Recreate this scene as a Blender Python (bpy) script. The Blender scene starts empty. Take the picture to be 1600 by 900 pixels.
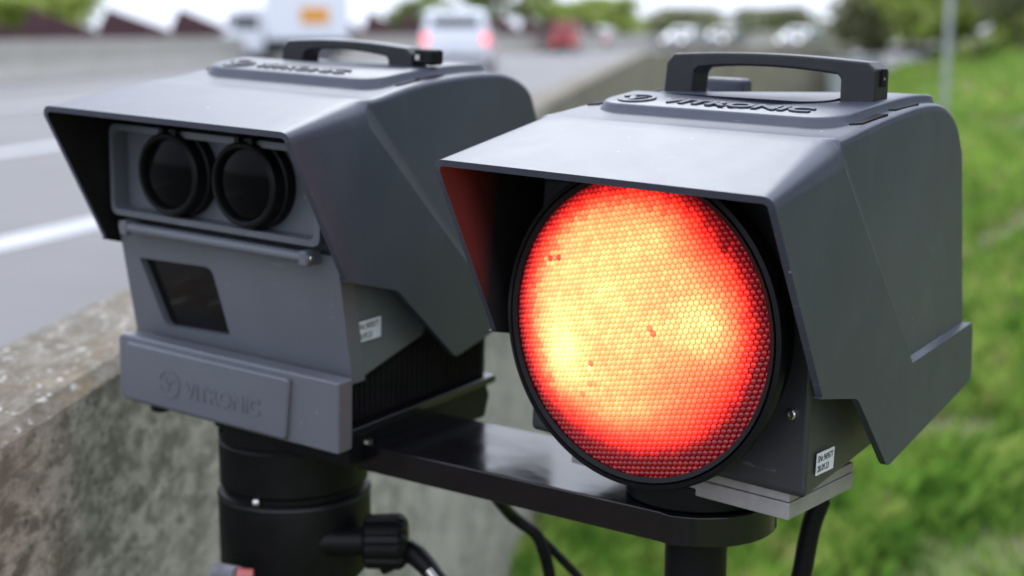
import bpy, bmesh, math, random
import numpy as np
from mathutils import Vector, Matrix, Euler
R = math.radians
scene = bpy.context.scene
col = scene.collection
random.seed(7); rng = np.random.default_rng(11)

# ------------------------------------------------------------------ camera, sky, sun, exposure
CZ = 1.90                                   # eye height over the grass verge
cam_d = bpy.data.cameras.new('camera'); cam = bpy.data.objects.new('camera', cam_d); col.objects.link(cam)
cam.location = (0, 0, CZ); cam.rotation_euler = (R(90-10.281), 0, 0)
cam_d.sensor_width = 36; cam_d.lens = 50.003; cam_d.clip_start = 0.05; cam_d.clip_end = 3000
cam_d.dof.use_dof = True; cam_d.dof.focus_distance = 1.06; cam_d.dof.aperture_fstop = 3.9
scene.camera = cam
world = bpy.data.worlds.new('World'); scene.world = world; world.use_nodes = True
wn = world.node_tree.nodes; wl = world.node_tree.links; wn.clear()
sky = wn.new('ShaderNodeTexSky'); sky.sky_type = 'NISHITA'; sky.sun_disc = False
SUN_EL, SUN_AZ = 43, -4                      # veiled sun ahead of the lens, behind the cloud cover
sky.sun_elevation = R(SUN_EL); sky.sun_rotation = R(SUN_AZ); sky.dust_density = 4; sky.air_density = 1.0
cloud = wn.new('ShaderNodeMixRGB'); cloud.inputs[0].default_value = 0.85
# even overcast cover: the usual overcast sky, three times as bright overhead as at the horizon
wtc = wn.new('ShaderNodeTexCoord'); wsp = wn.new('ShaderNodeSeparateXYZ'); wl.new(wtc.outputs['Generated'], wsp.inputs[0])
wmr = wn.new('ShaderNodeMapRange'); wmr.inputs[1].default_value = 0; wmr.inputs[2].default_value = 1; wmr.inputs[3].default_value = .57; wmr.inputs[4].default_value = 1.0
wl.new(wsp.outputs[2], wmr.inputs[0])
wcl = wn.new('ShaderNodeVectorMath'); wcl.operation = 'SCALE'; wcl.inputs[0].default_value = (23.0, 25.0, 29.6)
wl.new(wmr.outputs[0], wcl.inputs[3]); wl.new(wcl.outputs[0], cloud.inputs[2])
bgn = wn.new('ShaderNodeBackground'); bgn.inputs[1].default_value = 0.105
wo = wn.new('ShaderNodeOutputWorld')
wl.new(sky.outputs[0], cloud.inputs[1]); wl.new(cloud.outputs[0], bgn.inputs[0]); wl.new(bgn.outputs[0], wo.inputs[0])
sun_d = bpy.data.lights.new('sun', 'SUN'); sun = bpy.data.objects.new('sun', sun_d); col.objects.link(sun)
sun_d.energy = 1.4; sun_d.angle = R(30); sun_d.color = (.90, .95, 1.0)
az = R(SUN_AZ); sd = Vector((math.sin(az)*math.cos(R(SUN_EL)), math.cos(az)*math.cos(R(SUN_EL)), math.sin(R(SUN_EL))))
sun.rotation_euler = sd.to_track_quat('Z', 'Y').to_euler(); sun.location = (0, 0, 20)
vs = scene.view_settings; vs.view_transform = 'Standard'; vs.look = 'None'; vs.gamma = 1; vs.exposure = 0.0
scene.display_settings.display_device = 'sRGB'
scene.cycles.use_denoising = True; scene.cycles.max_bounces = 6; scene.cycles.sample_clamp_indirect = 4

# ------------------------------------------------------------------ materials
def nt(name):
    m = bpy.data.materials.new(name); m.use_nodes = True
    t = m.node_tree; t.nodes.clear()
    o = t.nodes.new('ShaderNodeOutputMaterial'); p = t.nodes.new('ShaderNodeBsdfPrincipled')
    t.links.new(p.outputs[0], o.inputs[0]); return m, t, p
def add(t, k, **kw):
    n = t.nodes.new(k)
    for a, b in kw.items(): setattr(n, a, b)
    return n
def coords(t, scale=(1,1,1), out='Object'):
    c = add(t, 'ShaderNodeTexCoord'); mp = add(t, 'ShaderNodeMapping'); mp.inputs['Scale'].default_value = scale
    t.links.new(c.outputs[out], mp.inputs[0]); return mp.outputs[0]
def noise(t, vec, scale, detail=4, rough=.55):
    n = add(t, 'ShaderNodeTexNoise'); n.inputs['Scale'].default_value = scale; n.inputs['Detail'].default_value = detail
    n.inputs['Roughness'].default_value = rough; t.links.new(vec, n.inputs['Vector']); return n.outputs[0]
def ramp(t, fac, stops):
    r = add(t, 'ShaderNodeValToRGB'); e = r.color_ramp.elements
    while len(e) < len(stops): e.new(.5)
    for el, (p, c) in zip(e, stops): el.position = p; el.color = (*c, 1) if len(c) == 3 else c
    t.links.new(fac, r.inputs[0]); return r.outputs[0]
def mix(t, fac, a, b, mode='MIX'):
    m = add(t, 'ShaderNodeMixRGB', blend_type=mode)
    for i, v in enumerate((fac, a, b)):
        if hasattr(v, 'links'): t.links.new(v, m.inputs[i])
        elif i == 0: m.inputs[0].default_value = v
        else: m.inputs[i].default_value = (*v, 1)
    return m.outputs[0]
def bump(t, p, h, strength=.2, dist=.002):
    b = add(t, 'ShaderNodeBump'); b.inputs['Strength'].default_value = strength; b.inputs['Distance'].default_value = dist
    t.links.new(h, b.inputs['Height']); t.links.new(b.outputs[0], p.inputs['Normal'])
def simple(name, c, rough=.5, metal=0, spec=.5, nscale=60, namt=.25, bscale=0, bstr=.15, coat=0):
    m, t, p = nt(name); v = coords(t)
    n = noise(t, v, nscale)
    lo = tuple(x*(1-namt) for x in c); hi = tuple(min(1, x*(1+namt)) for x in c)
    t.links.new(ramp(t, n, [(.3, lo), (.7, hi)]), p.inputs['Base Color'])
    p.inputs['Roughness'].default_value = rough; p.inputs['Metallic'].default_value = metal
    p.inputs['Specular IOR Level'].default_value = spec; p.inputs['Coat Weight'].default_value = coat
    if bscale: bump(t, p, noise(t, v, bscale, 3), bstr, .001)
    return m
def paint(name, c, rough=.40, specks=1.0, spec=.5):
    m, t, p = nt(name); v = coords(t)
    n1 = noise(t, v, 9, 5); base = ramp(t, n1, [(.3, tuple(x*.93 for x in c)), (.7, tuple(x*1.07 for x in c))])
    vo = add(t, 'ShaderNodeTexVoronoi'); vo.inputs['Scale'].default_value = 75; t.links.new(v, vo.inputs['Vector'])
    dot = ramp(t, vo.outputs['Distance'], [(.05, (1,1,1)), (.10, (0,0,0))])
    gate = ramp(t, noise(t, v, 23, 2), [(.60, (0,0,0)), (.66, (.5*specks,)*3)])
    dust = mix(t, 1, dot, gate, 'MULTIPLY')
    sv = coords(t, (40, 900, 120)); scr = ramp(t, noise(t, sv, 1.0, 2), [(.70, (0,0,0)), (.74, (.10*specks,)*3)])
    film = ramp(t, noise(t, v, 16, 8, .7), [(.48, (0,0,0)), (.75, (.018*specks,)*3)])
    dv = coords(t, (55, 55, 5)); drip = ramp(t, noise(t, dv, 1.0, 4, .6), [(.56, (0,0,0)), (.74, (.008*specks,)*3)])
    fac = mix(t, 1, mix(t, 1, dust, scr, 'ADD'), mix(t, 1, film, drip, 'ADD'), 'ADD')
    base = mix(t, 1, base, ramp(t, noise(t, v, 1100, 2), [(.3, (.92,)*3), (.7, (1.08,)*3)]), 'MULTIPLY')
    t.links.new(mix(t, fac, base, (.42, .43, .46)), p.inputs['Base Color'])
    rr = ramp(t, noise(t, v, 30, 4), [(.3, (rough-.015,)*3), (.7, (rough+.02,)*3)]); t.links.new(rr, p.inputs['Roughness'])
    p.inputs['Specular IOR Level'].default_value = spec
    bump(t, p, noise(t, v, 800, 2), .22, .0004)
    return m
M = {}
M['grey'] = paint('grey_paint', (.033, .038, .056), .39, 1.6, spec=.50)
M['grey2'] = paint('grey_panel_lit_paint', (.098, .105, .124), .42)  # lighter panel grey; on the name plate it stands for front light
M['grey3'] = paint('shaded_grey_panel_paint', (.028, .029, .034), .40)  # panel grey darkened: shade on the flash body put into the colour
M['black_in'] = simple('black_liner', (.011, .010, .011), .6, spec=.08)
m, t, p = nt('hood_inside_lip_glow'); c_ = add(t, 'ShaderNodeTexCoord'); sp_ = add(t, 'ShaderNodeSeparateXYZ'); t.links.new(c_.outputs['Object'], sp_.inputs[0])
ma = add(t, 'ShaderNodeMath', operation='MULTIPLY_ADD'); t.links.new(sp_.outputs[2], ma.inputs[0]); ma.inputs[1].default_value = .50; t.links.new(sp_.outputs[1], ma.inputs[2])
# red glow of the lens painted into the lip colour, black flocking behind
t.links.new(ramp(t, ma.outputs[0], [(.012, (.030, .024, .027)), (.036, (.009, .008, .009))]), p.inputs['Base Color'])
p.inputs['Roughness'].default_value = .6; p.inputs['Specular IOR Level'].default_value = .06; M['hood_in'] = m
M['black'] = simple('black_plastic', (.005, .005, .006), .45, spec=.18, namt=.3, bscale=700, bstr=.1)
M['black_gloss'] = simple('black_anodised', (.005, .0045, .006), .14, namt=.2, nscale=25, spec=.5)
m = M['black_gloss']; t = m.node_tree; p = [n for n in t.nodes if n.type == 'BSDF_PRINCIPLED'][0]
t.links.new(ramp(t, noise(t, coords(t, (14, 30, 10)), 1.0, 6, .65), [(.35, (.10,)*3), (.70, (.26,)*3)]), p.inputs['Roughness'])
M['handle'] = simple('handle_plastic', (.014, .0135, .017), .38, spec=.35, namt=.2, bscale=900, bstr=.12)
M['alu'] = simple('aluminium_plate', (.30, .28, .28), .5, metal=.3, namt=.12, nscale=90)
M['steel'] = simple('steel', (.55, .54, .52), .28, metal=1, namt=.1)
M['glass'] = simple('dark_glass', (.005, .0045, .005), .05, spec=.22, namt=.1)
M['lensglass'] = simple('black_optic', (.002, .002, .0022), .12, spec=.06, namt=.1)
M['sticker'] = simple('white_sticker', (.62, .63, .66), .5, namt=.06)
M['ink'] = simple('ink', (.015, .015, .018), .6)
M['redcap'] = simple('red_plastic', (.50, .13, .12), .4, namt=.1)
M['greyplastic'] = simple('grey_lever_plastic', (.22, .22, .25), .4)

def concrete(name, base, dark, lich=True, streak=True):
    m, t, p = nt(name); v = coords(t)
    c = ramp(t, noise(t, v, 9, 9, .72), [(.3, tuple(x*.65 for x in base)), (.7, tuple(x*1.2 for x in base))])
    if streak:
        sv = coords(t, (1, .42, .95)); big = ramp(t, noise(t, sv, 2.6, 4, .6), [(.38, (.35,)*3), (.60, (1,)*3)])
        s1 = ramp(t, noise(t, sv, 46, 7, .74), [(.42, (0,0,0)), (.56, (.85,)*3)])
        c = mix(t, mix(t, 1, s1, big, 'MULTIPLY'), c, dark)
        s2 = ramp(t, noise(t, sv, 11, 6, .7), [(.46, (0,0,0)), (.64, (.42,)*3)]); c = mix(t, mix(t, 1, s2, big, 'MULTIPLY'), c, (dark[0]*1.7, dark[1]*1.7, dark[2]*1.7))
        vo = add(t, 'ShaderNodeTexVoronoi'); vo.inputs['Scale'].default_value = 48; t.links.new(v, vo.inputs['Vector'])
        pores = ramp(t, vo.outputs['Distance'], [(.10, (.8,)*3), (.20, (0,0,0))]); c = mix(t, pores, c, tuple(x*.5 for x in dark))
    if lich:
        lv_ = coords(t, (1, .45, 1)); l = ramp(t, noise(t, lv_, 13, 6, .65), [(.50, (0,0,0)), (.66, (.55,)*3)]); c = mix(t, l, c, (.20, .135, .055))
        w = ramp(t, noise(t, lv_, 95, 2, .5), [(.62, (0,0,0)), (.70, (.75,)*3)]); c = mix(t, w, c, (.50, .47, .43))
    t.links.new(c, p.inputs['Base Color']); p.inputs['Roughness'].default_value = .9
    bump(t, p, noise(t, v, 55, 6, .7), .6, .01); return m
M['wall'] = concrete('weathered_concrete', (.53, .495, .44), (.085, .080, .058), False)
M['walltop'] = concrete('lichened_concrete', (.24, .215, .175), (.085, .064, .036), True)
M['wallbrown'] = concrete('browned_concrete', (.30, .265, .205), (.09, .076, .05), False)
M['farwall'] = concrete('pale_concrete', (.42, .41, .37), (.26, .24, .20), False)
m, t, p = nt('asphalt'); v = coords(t)
c = ramp(t, noise(t, v, .6, 6, .6), [(.3, (.112, .105, .102)), (.7, (.148, .139, .135))])
sv = coords(t, (1.2, .05, 1)); c = mix(t, ramp(t, noise(t, sv, 1.0, 3), [(.4, (0,0,0)), (.7, (.35,)*3)]), c, (.112, .106, .106))
t.links.new(c, p.inputs['Base Color']); p.inputs['Roughness'].default_value = .7; bump(t, p, noise(t, v, 200, 3), .3, .004); M['asphalt'] = m
M['line'] = simple('road_paint', (.46, .46, .47), .6, nscale=4, namt=.12)
m, t, p = nt('soil'); v = coords(t)
c = ramp(t, noise(t, v, 1.6, 6, .6), [(.34, (.08, .13, .025)), (.50, (.13, .17, .04)), (.60, (.16, .13, .07)), (.72, (.21, .17, .11))])
t.links.new(c, p.inputs['Base Color']); p.inputs['Roughness'].default_value = .95; bump(t, p, noise(t, v, 14, 6), .8, .05); M['soil'] = m
def foliage(name, stops, scale=1.3, trans=True):
    m, t, p = nt(name); v = coords(t)
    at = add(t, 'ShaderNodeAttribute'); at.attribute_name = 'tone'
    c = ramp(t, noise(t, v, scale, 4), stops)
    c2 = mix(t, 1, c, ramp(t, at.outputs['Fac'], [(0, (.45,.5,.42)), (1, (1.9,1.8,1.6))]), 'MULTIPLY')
    t.links.new(c2, p.inputs['Base Color']); p.inputs['Roughness'].default_value = .55; p.inputs['Specular IOR Level'].default_value = .3
    if trans:
        tr = add(t, 'ShaderNodeBsdfTranslucent'); t.links.new(c2, tr.inputs[0])
        ms = add(t, 'ShaderNodeMixShader'); ms.inputs[0].default_value = .35
        o = [n for n in t.nodes if n.type == 'OUTPUT_MATERIAL'][0]
        t.links.new(p.outputs[0], ms.inputs[1]); t.links.new(tr.outputs[0], ms.inputs[2]); t.links.new(ms.outputs[0], o.inputs[0])
    return m
M['grass'] = foliage('grass_blades', [(.30, (.08, .19, .03)), (.44, (.18, .33, .06)), (.58, (.31, .40, .11)), (.68, (.40, .33, .22))], 3.2)
M['leaf_light'] = foliage('spring_leaves', [(.3, (.16, .23, .05)), (.7, (.31, .36, .10))], .6)
M['leaf_mid'] = foliage('green_leaves', [(.3, (.10, .14, .04)), (.7, (.20, .25, .09))], .6)
M['leaf_dark'] = foliage('dark_leaves', [(.3, (.11, .125, .07)), (.7, (.20, .21, .12))], .6)
M['bark'] = simple('bark', (.10, .08, .06), .9, nscale=8)
M['maroon'] = simple('maroon_boards', (.060, .020, .024), .7, nscale=2)
M['carwhite'] = simple('white_car_paint', (.72, .74, .78), .25, nscale=2, namt=.03, coat=.6)
M['carsilver'] = simple('silver_car_paint', (.19, .20, .22), .28, metal=.4, nscale=2, namt=.03, coat=.6)
M['carred'] = simple('red_car_paint', (.34, .07, .07), .28, nscale=2, namt=.05, coat=.6)
M['cardark'] = simple('dark_car_paint', (.06, .065, .08), .25, nscale=2, namt=.05, coat=.6)
M['carglass'] = simple('car_glass', (.03, .035, .04), .06, spec=.7)
M['rubber'] = simple('rubber', (.02, .02, .02), .8)
M['orange'] = simple('orange_sign', (.75, .33, .05), .5, nscale=2, namt=.05)
M['galv'] = simple('galvanised_steel', (.42, .44, .46), .45, metal=.4, nscale=6)
def lamp(name, c, s):
    m, t, p = nt(name); p.inputs['Base Color'].default_value = (*c, 1); p.inputs['Emission Color'].default_value = (*c, 1); p.inputs['Emission Strength'].default_value = s; return m
M['tail'] = lamp('tail_lamp', (1, .10, .10), 2.0); M['head'] = lamp('head_lamp', (1, .93, .8), 3)

# red flash lens: each lenslet gives off the light of the flash behind it ('glow'), weaker and deeper red where more red plastic lies in its way
m, t, p = nt('red_flash_lens')
ag = add(t, 'ShaderNodeAttribute'); ag.attribute_name = 'glow'
p.inputs['Base Color'].default_value = (.10, .002, .003, 1); p.inputs['Roughness'].default_value = .12
t.links.new(ag.outputs['Color'], p.inputs['Emission Color']); p.inputs['Emission Strength'].default_value = 1.0; M['redlens'] = m

# ------------------------------------------------------------------ helpers
def mesh_obj(name, verts, faces, mat, parent=None, smooth=None, mats=None):
    me = bpy.data.meshes.new(name); me.from_pydata([tuple(v) for v in verts], [], faces); me.update()
    for mm_ in (mats or [mat]): me.materials.append(M[mm_])
    o = bpy.data.objects.new(name, me); col.objects.link(o); o.parent = parent
    if smooth is not None:
        for f in me.polygons: f.use_smooth = True
        me.set_sharp_from_angle(angle=R(smooth))
    return o
def bm_obj(name, bm, mat, parent=None, smooth=None):
    bmesh.ops.recalc_face_normals(bm, faces=bm.faces[:])
    me = bpy.data.meshes.new(name); bm.to_mesh(me); bm.free(); me.materials.append(M[mat])
    o = bpy.data.objects.new(name, me); col.objects.link(o); o.parent = parent
    if smooth is not None:
        for f in me.polygons: f.use_smooth = True
        me.set_sharp_from_angle(angle=R(smooth))
    return o
def bevelmod(o, w, seg=2, ang=40):
    b = o.modifiers.new('bevel', 'BEVEL'); b.width = w; b.segments = seg; b.limit_method = 'ANGLE'; b.angle_limit = R(ang)
    for f in o.data.polygons: f.use_smooth = True
    o.data.set_sharp_from_angle(angle=R(35)); b.harden_normals = True
def empty(name, loc=(0,0,0), rot=(0,0,0)):
    o = bpy.data.objects.new(name, None); col.objects.link(o); o.location = loc; o.rotation_euler = rot; o.empty_display_size = .1; return o
def tag(o, label=None, cat=None, group=None, kind=None):
    if label: o['label'] = label
    if cat: o['category'] = cat
    if group: o['group'] = group
    if kind: o['kind'] = kind
    return o
def box(name, a, b, mat, parent=None, bev=0, seg=2):
    (x0,y0,z0),(x1,y1,z1) = a, b
    v = [(x0,y0,z0),(x1,y0,z0),(x1,y1,z0),(x0,y1,z0),(x0,y0,z1),(x1,y0,z1),(x1,y1,z1),(x0,y1,z1)]
    f = [(0,3,2,1),(4,5,6,7),(0,1,5,4),(1,2,6,5),(2,3,7,6),(3,0,4,7)]
    o = mesh_obj(name, v, f, mat, parent)
    if bev: bevelmod(o, bev, seg)
    return o
def prism(name, prof, x0, x1, mat, parent=None, bev=0, axis='x', seg=2):
    """closed profile extruded; axis x: prof=(y,z); axis y: prof=(x,z); axis z: prof=(x,y)"""
    def P(a, q): return {'x': (a, q[0], q[1]), 'y': (q[0], a, q[1]), 'z': (q[0], q[1], a)}[axis]
    n = len(prof); bm = bmesh.new()
    A = [bm.verts.new(P(x0, q)) for q in prof]; B = [bm.verts.new(P(x1, q)) for q in prof]
    bm.faces.new(A); bm.faces.new(B[::-1])
    for i in range(n): bm.faces.new((A[i], B[i], B[(i+1)%n], A[(i+1)%n]))
    o = bm_obj(name, bm, mat, parent)
    if bev: bevelmod(o, bev, seg)
    return o
def lathe(name, prof, mat, parent=None, axis='z', center=(0,0,0), n=48, caps=True, smooth=35):
    """prof: (radius, height) list"""
    V = []; Fc = []
    for r, h in prof:
        for k in range(n):
            a = 2*math.pi*k/n; c_, s_ = r*math.cos(a), r*math.sin(a)
            q = {'z': (c_, s_, h), 'y': (c_, h, s_), 'x': (h, c_, s_)}[axis]
            V.append((q[0]+center[0], q[1]+center[1], q[2]+center[2]))
    for i in range(len(prof)-1):
        for k in range(n):
            Fc.append((i*n+k, i*n+(k+1)%n, (i+1)*n+(k+1)%n, (i+1)*n+k))
    if caps: Fc.append(tuple(range(n))[::-1]); Fc.append(tuple(range((len(prof)-1)*n, len(prof)*n)))
    bm = bmesh.new(); vs_ = [bm.verts.new(q) for q in V]
    for f in Fc: bm.faces.new([vs_[i] for i in f])
    return bm_obj(name, bm, mat, parent, smooth)
def tube(name, pts, rad, mat, parent=None, n=12):
    """swept tube along points, rad number or list"""
    pts = [Vector(q) for q in pts]; V = []; Fc = []
    rad = rad if isinstance(rad, (list, tuple)) else [rad]*len(pts)
    up = Vector((.3, .2, .93)).normalized()
    for i, q in enumerate(pts):
        d = (pts[min(i+1, len(pts)-1)] - pts[max(i-1, 0)]).normalized()
        a = d.cross(up)
        if a.length < 1e-3: a = d.cross(Vector((1, 0, 0)))
        a.normalize(); b = d.cross(a)
        for k in range(n):
            th = 2*math.pi*k/n; V.append(q + a*rad[i]*math.cos(th) + b*rad[i]*math.sin(th))
    for i in range(len(pts)-1):
        for k in range(n): Fc.append((i*n+k, i*n+(k+1)%n, (i+1)*n+(k+1)%n, (i+1)*n+k))
    Fc.append(tuple(range(n))[::-1]); Fc.append(tuple(range((len(pts)-1)*n, len(pts)*n)))
    bm = bmesh.new(); vs_ = [bm.verts.new(q) for q in V]
    for f in Fc: bm.faces.new([vs_[i] for i in f])
    return bm_obj(name, bm, mat, parent, 45)
def smooth_pts(pts, n=8):
    """Catmull-Rom through the points"""
    P = [Vector(q) for q in pts]; P = [P[0]*2-P[1]] + P + [P[-1]*2-P[-2]]; out = []
    for i in range(1, len(P)-2):
        for k in range(n):
            u = k/n; a, b, c_, d = P[i-1], P[i], P[i+1], P[i+2]
            out.append(.5*((2*b)+(c_-a)*u+(2*a-5*b+4*c_-d)*u*u+(3*b-a-3*c_+d)*u**3))
    out.append(P[-2]); return out
def rrect(x0, y0, x1, y1, r, n=6):
    out = []
    for cx, cy, a0 in ((x1-r, y1-r, 0), (x0+r, y1-r, 90), (x0+r, y0+r, 180), (x1-r, y0+r, 270)):
        for k in range(n+1):
            a = R(a0+90*k/n); out.append((cx+r*math.cos(a), cy+r*math.sin(a)))
    return out
def round_poly(pts, r, n=5):
    out = []; N = len(pts)
    for i in range(N):
        p0, p1, p2 = (Vector((*pts[(i+k) % N][:2], 0)) for k in (-1, 0, 1))
        rr = r[i] if isinstance(r, (list, tuple)) else r
        if rr <= 0: out.append((p1.x, p1.y)); continue
        a = p1+(p0-p1).normalized()*rr; b = p1+(p2-p1).normalized()*rr
        for k in range(n+1):
            u = k/n; q = a*(1-u)**2+p1*2*u*(1-u)+b*u*u; out.append((q.x, q.y))
    return out
def text_mesh(name, body, mat, parent, origin, ux, uy, height, width, depth, bold=.02):
    """embossed or printed writing: origin = lower left, ux/uy = unit axes, raised along ux x uy"""
    cu = bpy.data.curves.new(name, 'FONT'); cu.body = body; cu.size = 1; cu.extrude = .5; cu.offset = bold; cu.resolution_u = 4
    cu.space_line = 1.0
    tmp = bpy.data.objects.new(name+'_tmp', cu); col.objects.link(tmp)
    dg = bpy.context.evaluated_depsgraph_get(); me = bpy.data.meshes.new_from_object(tmp.evaluated_get(dg))
    bpy.data.objects.remove(tmp); bpy.data.curves.remove(cu)
    co = np.empty(len(me.vertices)*3); me.vertices.foreach_get('co', co); co = co.reshape(-1, 3)
    lo, hi = co.min(0), co.max(0)
    ux, uy = Vector(ux).normalized(), Vector(uy).normalized(); uz = ux.cross(uy)
    A = np.array([ux, uy, uz]); q = (co-lo)/(hi-lo)*np.array([width, height, depth])
    me.vertices.foreach_set('co', (q@A+np.array(origin)).ravel()); me.update()
    me.name = name; me.materials.clear(); me.materials.append(M[mat])
    o = bpy.data.objects.new(name, me); col.objects.link(o); o.parent = parent; return o
def logo_mesh(name, mat, parent, c, ux, uy, r, depth):
    """ring with a hooked check mark inside"""
    ux, uy = Vector(ux).normalized(), Vector(uy).normalized(); uz = ux.cross(uy); c = Vector(c); bm = bmesh.new()
    def P(x, y, h): return c+ux*x*r+uy*y*r+uz*h
    def ext(poly):
        A = [bm.verts.new(P(x, y, 0)) for x, y in poly]; B = [bm.verts.new(P(x, y, depth)) for x, y in poly]
        n = len(poly); bm.faces.new(A); bm.faces.new(B[::-1])
        for i in range(n): bm.faces.new((A[i], A[(i+1)%n], B[(i+1)%n], B[i]))
    N = 32; a0, a1 = R(-160), R(165)                     # open ring
    for k in range(N):
        t0 = a0+(a1-a0)*k/N; t1 = a0+(a1-a0)*(k+1)/N
        w0 = .60+.16*math.cos(t0); w0 = min(w0, .84)
        ext([(math.cos(t0), math.sin(t0)), (math.cos(t1), math.sin(t1)), (.80*math.cos(t1), .80*math.sin(t1)), (.80*math.cos(t0), .80*math.sin(t0))])
    ext([(-.62, .42), (-.30, .42), (-.06, -.12), (.10, .20), (.52, .30), (.10, -.02), (-.02, -.55), (-.18, -.50)])
    return bm_obj(name, bm, mat, parent)

# ------------------------------------------------------------------ device housing (shared construction, own measures)
HB, HC = -.06, -.06
def hw(y, z, rec=0): return .150 - rec + HB*z + HC*y
def ztop(prof, y):
    return float(np.interp(y, [q[0] for q in prof], [q[1] for q in prof]))
def make_hood(root, top, rear_low, low, ledge, inside='black_in'):
    """top: (y,z) from visor lip over the roof; rear_low: end of recessed rear wall; low: lower outline B1,B2,B3,B4,B5; ledge: front end of ledge"""
    REC = .0045
    # dense profile
    yc = .112
    vis = [(top[0][0]+(top[1][0]-top[0][0])*k/8, top[0][1]+(top[1][1]-top[0][1])*k/8) for k in range(9)]
    rearp = [(q.x, q.y) for q in smooth_pts([(a, b, 0) for a, b in top[1:]], 5)]
    # subdivide the rear wall
    rear_end = rear_low; lastp = rearp[-1]
    wall = [(lastp[0]+(rear_end[0]-lastp[0])*k/4, lastp[1]+(rear_end[1]-lastp[1])*k/4) for k in range(1, 5)]
    prof = vis + rearp[1:] + wall
    nv = len(vis)
    N = len(prof); V = []; F = []
    rad = [.010+.014*(i/(nv-1)) if i < nv else max(.007, .024-.0085*(i-nv+1)) for i in range(N)]
    rec = [0 if i < nv else REC*min(1, (i-nv+1)/2) for i in range(N)]
    NS = 7; NX = 10
    rows = []
    for i, (y, z) in enumerate(prof):
        a = Vector(prof[max(i-1, 0)]); b = Vector(prof[min(i+1, N-1)]); d = (b-a).normalized(); n = Vector((d.y, -d.x))   # inward (down)
        r = rad[i]; s = (y+r*n.x, z+r*n.y); K = hw(y, z, rec[i])
        ts = Vector((hw(s[0], s[1], rec[i]), s[0], s[1])); kk = Vector((K, y, z)); tt = Vector((K-r, y, z))
        half = [ts*(1-u)**2+kk*2*u*(1-u)+tt*u*u for u in [k/(NS-1) for k in range(NS)]]
        row = [Vector((q.x, q.y, q.z)) for q in half]
        for k in range(1, NX): row.append(Vector((tt.x+(-2*tt.x)*k/NX, y, z)))
        row += [Vector((-q.x, q.y, q.z)) for q in half[::-1]]
        for q in row:                                     # hollow under the handle for the hand
            if abs(q.x) < .0745 and .222 < q.y < .345 and q.z > -.01: q.z -= .016
        rows.append([len(V)+k for k in range(len(row))]); V += row
    W = len(rows[0])
    for i in range(N-1):
        for k in range(W-1): F.append((rows[i][k], rows[i+1][k], rows[i+1][k+1], rows[i][k+1]))
    for sgn in (1, -1):
        e = 0 if sgn == 1 else W-1
        topside = [rows[i][e] for i in range(N)]
        def nvtx(p, rc):
            V.append(Vector((sgn*hw(p[0], p[1], rc), p[0], p[1]))); return len(V)-1
        B1, B2, B3, B4, B5 = low
        lo2 = round_poly([B1, B2, B3, B4, B5], [.008, .007, .007, .004, .003], 4)
        lowidx = [nvtx(p, 0) for p in lo2]
        # crease: from top (index nv-1) down to the ledge
        ct = V[topside[nv-1]]; led0 = nvtx(ledge, 0)
        led0i = nvtx((ledge[0]+.006, ledge[1]+.004), REC)
        rw = (rear_end[0], rear_end[1]); led1i = topside[-1]
        led1 = nvtx((low[4][0]-.003, low[4][1]+.0035), 0)
        visor = topside[:nv] + [led0] + [led1] + lowidx[::-1]
        rear = topside[nv+1:] + [led0i]
        crease = [topside[nv-1], topside[nv], topside[nv+1], led0i, led0]
        led = [led0, led0i, led1i, led1]
        for f in (visor, rear, crease, led): F.append(tuple(f if sgn == -1 else f[::-1]))
    # lower back wall closing the ledge
    bm = bmesh.new(); vv = [bm.verts.new(q) for q in V]
    for f in F:
        try: bm.faces.new([vv[i] for i in f])
        except ValueError: pass
    bmesh.ops.remove_doubles(bm, verts=bm.verts[:], dist=1e-6)
    bmesh.ops.recalc_face_normals(bm, faces=bm.faces[:])
    up = [f for f in bm.faces if abs(f.normal.z) > .9 and f.calc_center_median().z > 0]
    if up and sum(f.normal.z for f in up) < 0: bmesh.ops.reverse_faces(bm, faces=bm.faces[:])
    big = [f for f in bm.faces if len(f.verts) > 4]
    bmesh.ops.triangulate(bm, faces=big)
    me = bpy.data.meshes.new('hood'); bm.to_mesh(me); bm.free()
    for k in ('grey', inside): me.materials.append(M[k])
    for f in me.polygons: f.use_smooth = True
    me.set_sharp_from_angle(angle=R(24))
    o = bpy.data.objects.new('hood', me); col.objects.link(o); o.parent = root
    s = o.modifiers.new('solid', 'SOLIDIFY'); s.thickness = .0055; s.offset = -1; s.material_offset = 1; s.material_offset_rim = 0; s.use_even_offset = True
    b = o.modifiers.new('bevel', 'BEVEL'); b.width = .0016; b.segments = 2; b.limit_method = 'ANGLE'; b.angle_limit = R(60); b.harden_normals = True; b.material = 0
    return o, prof
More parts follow.
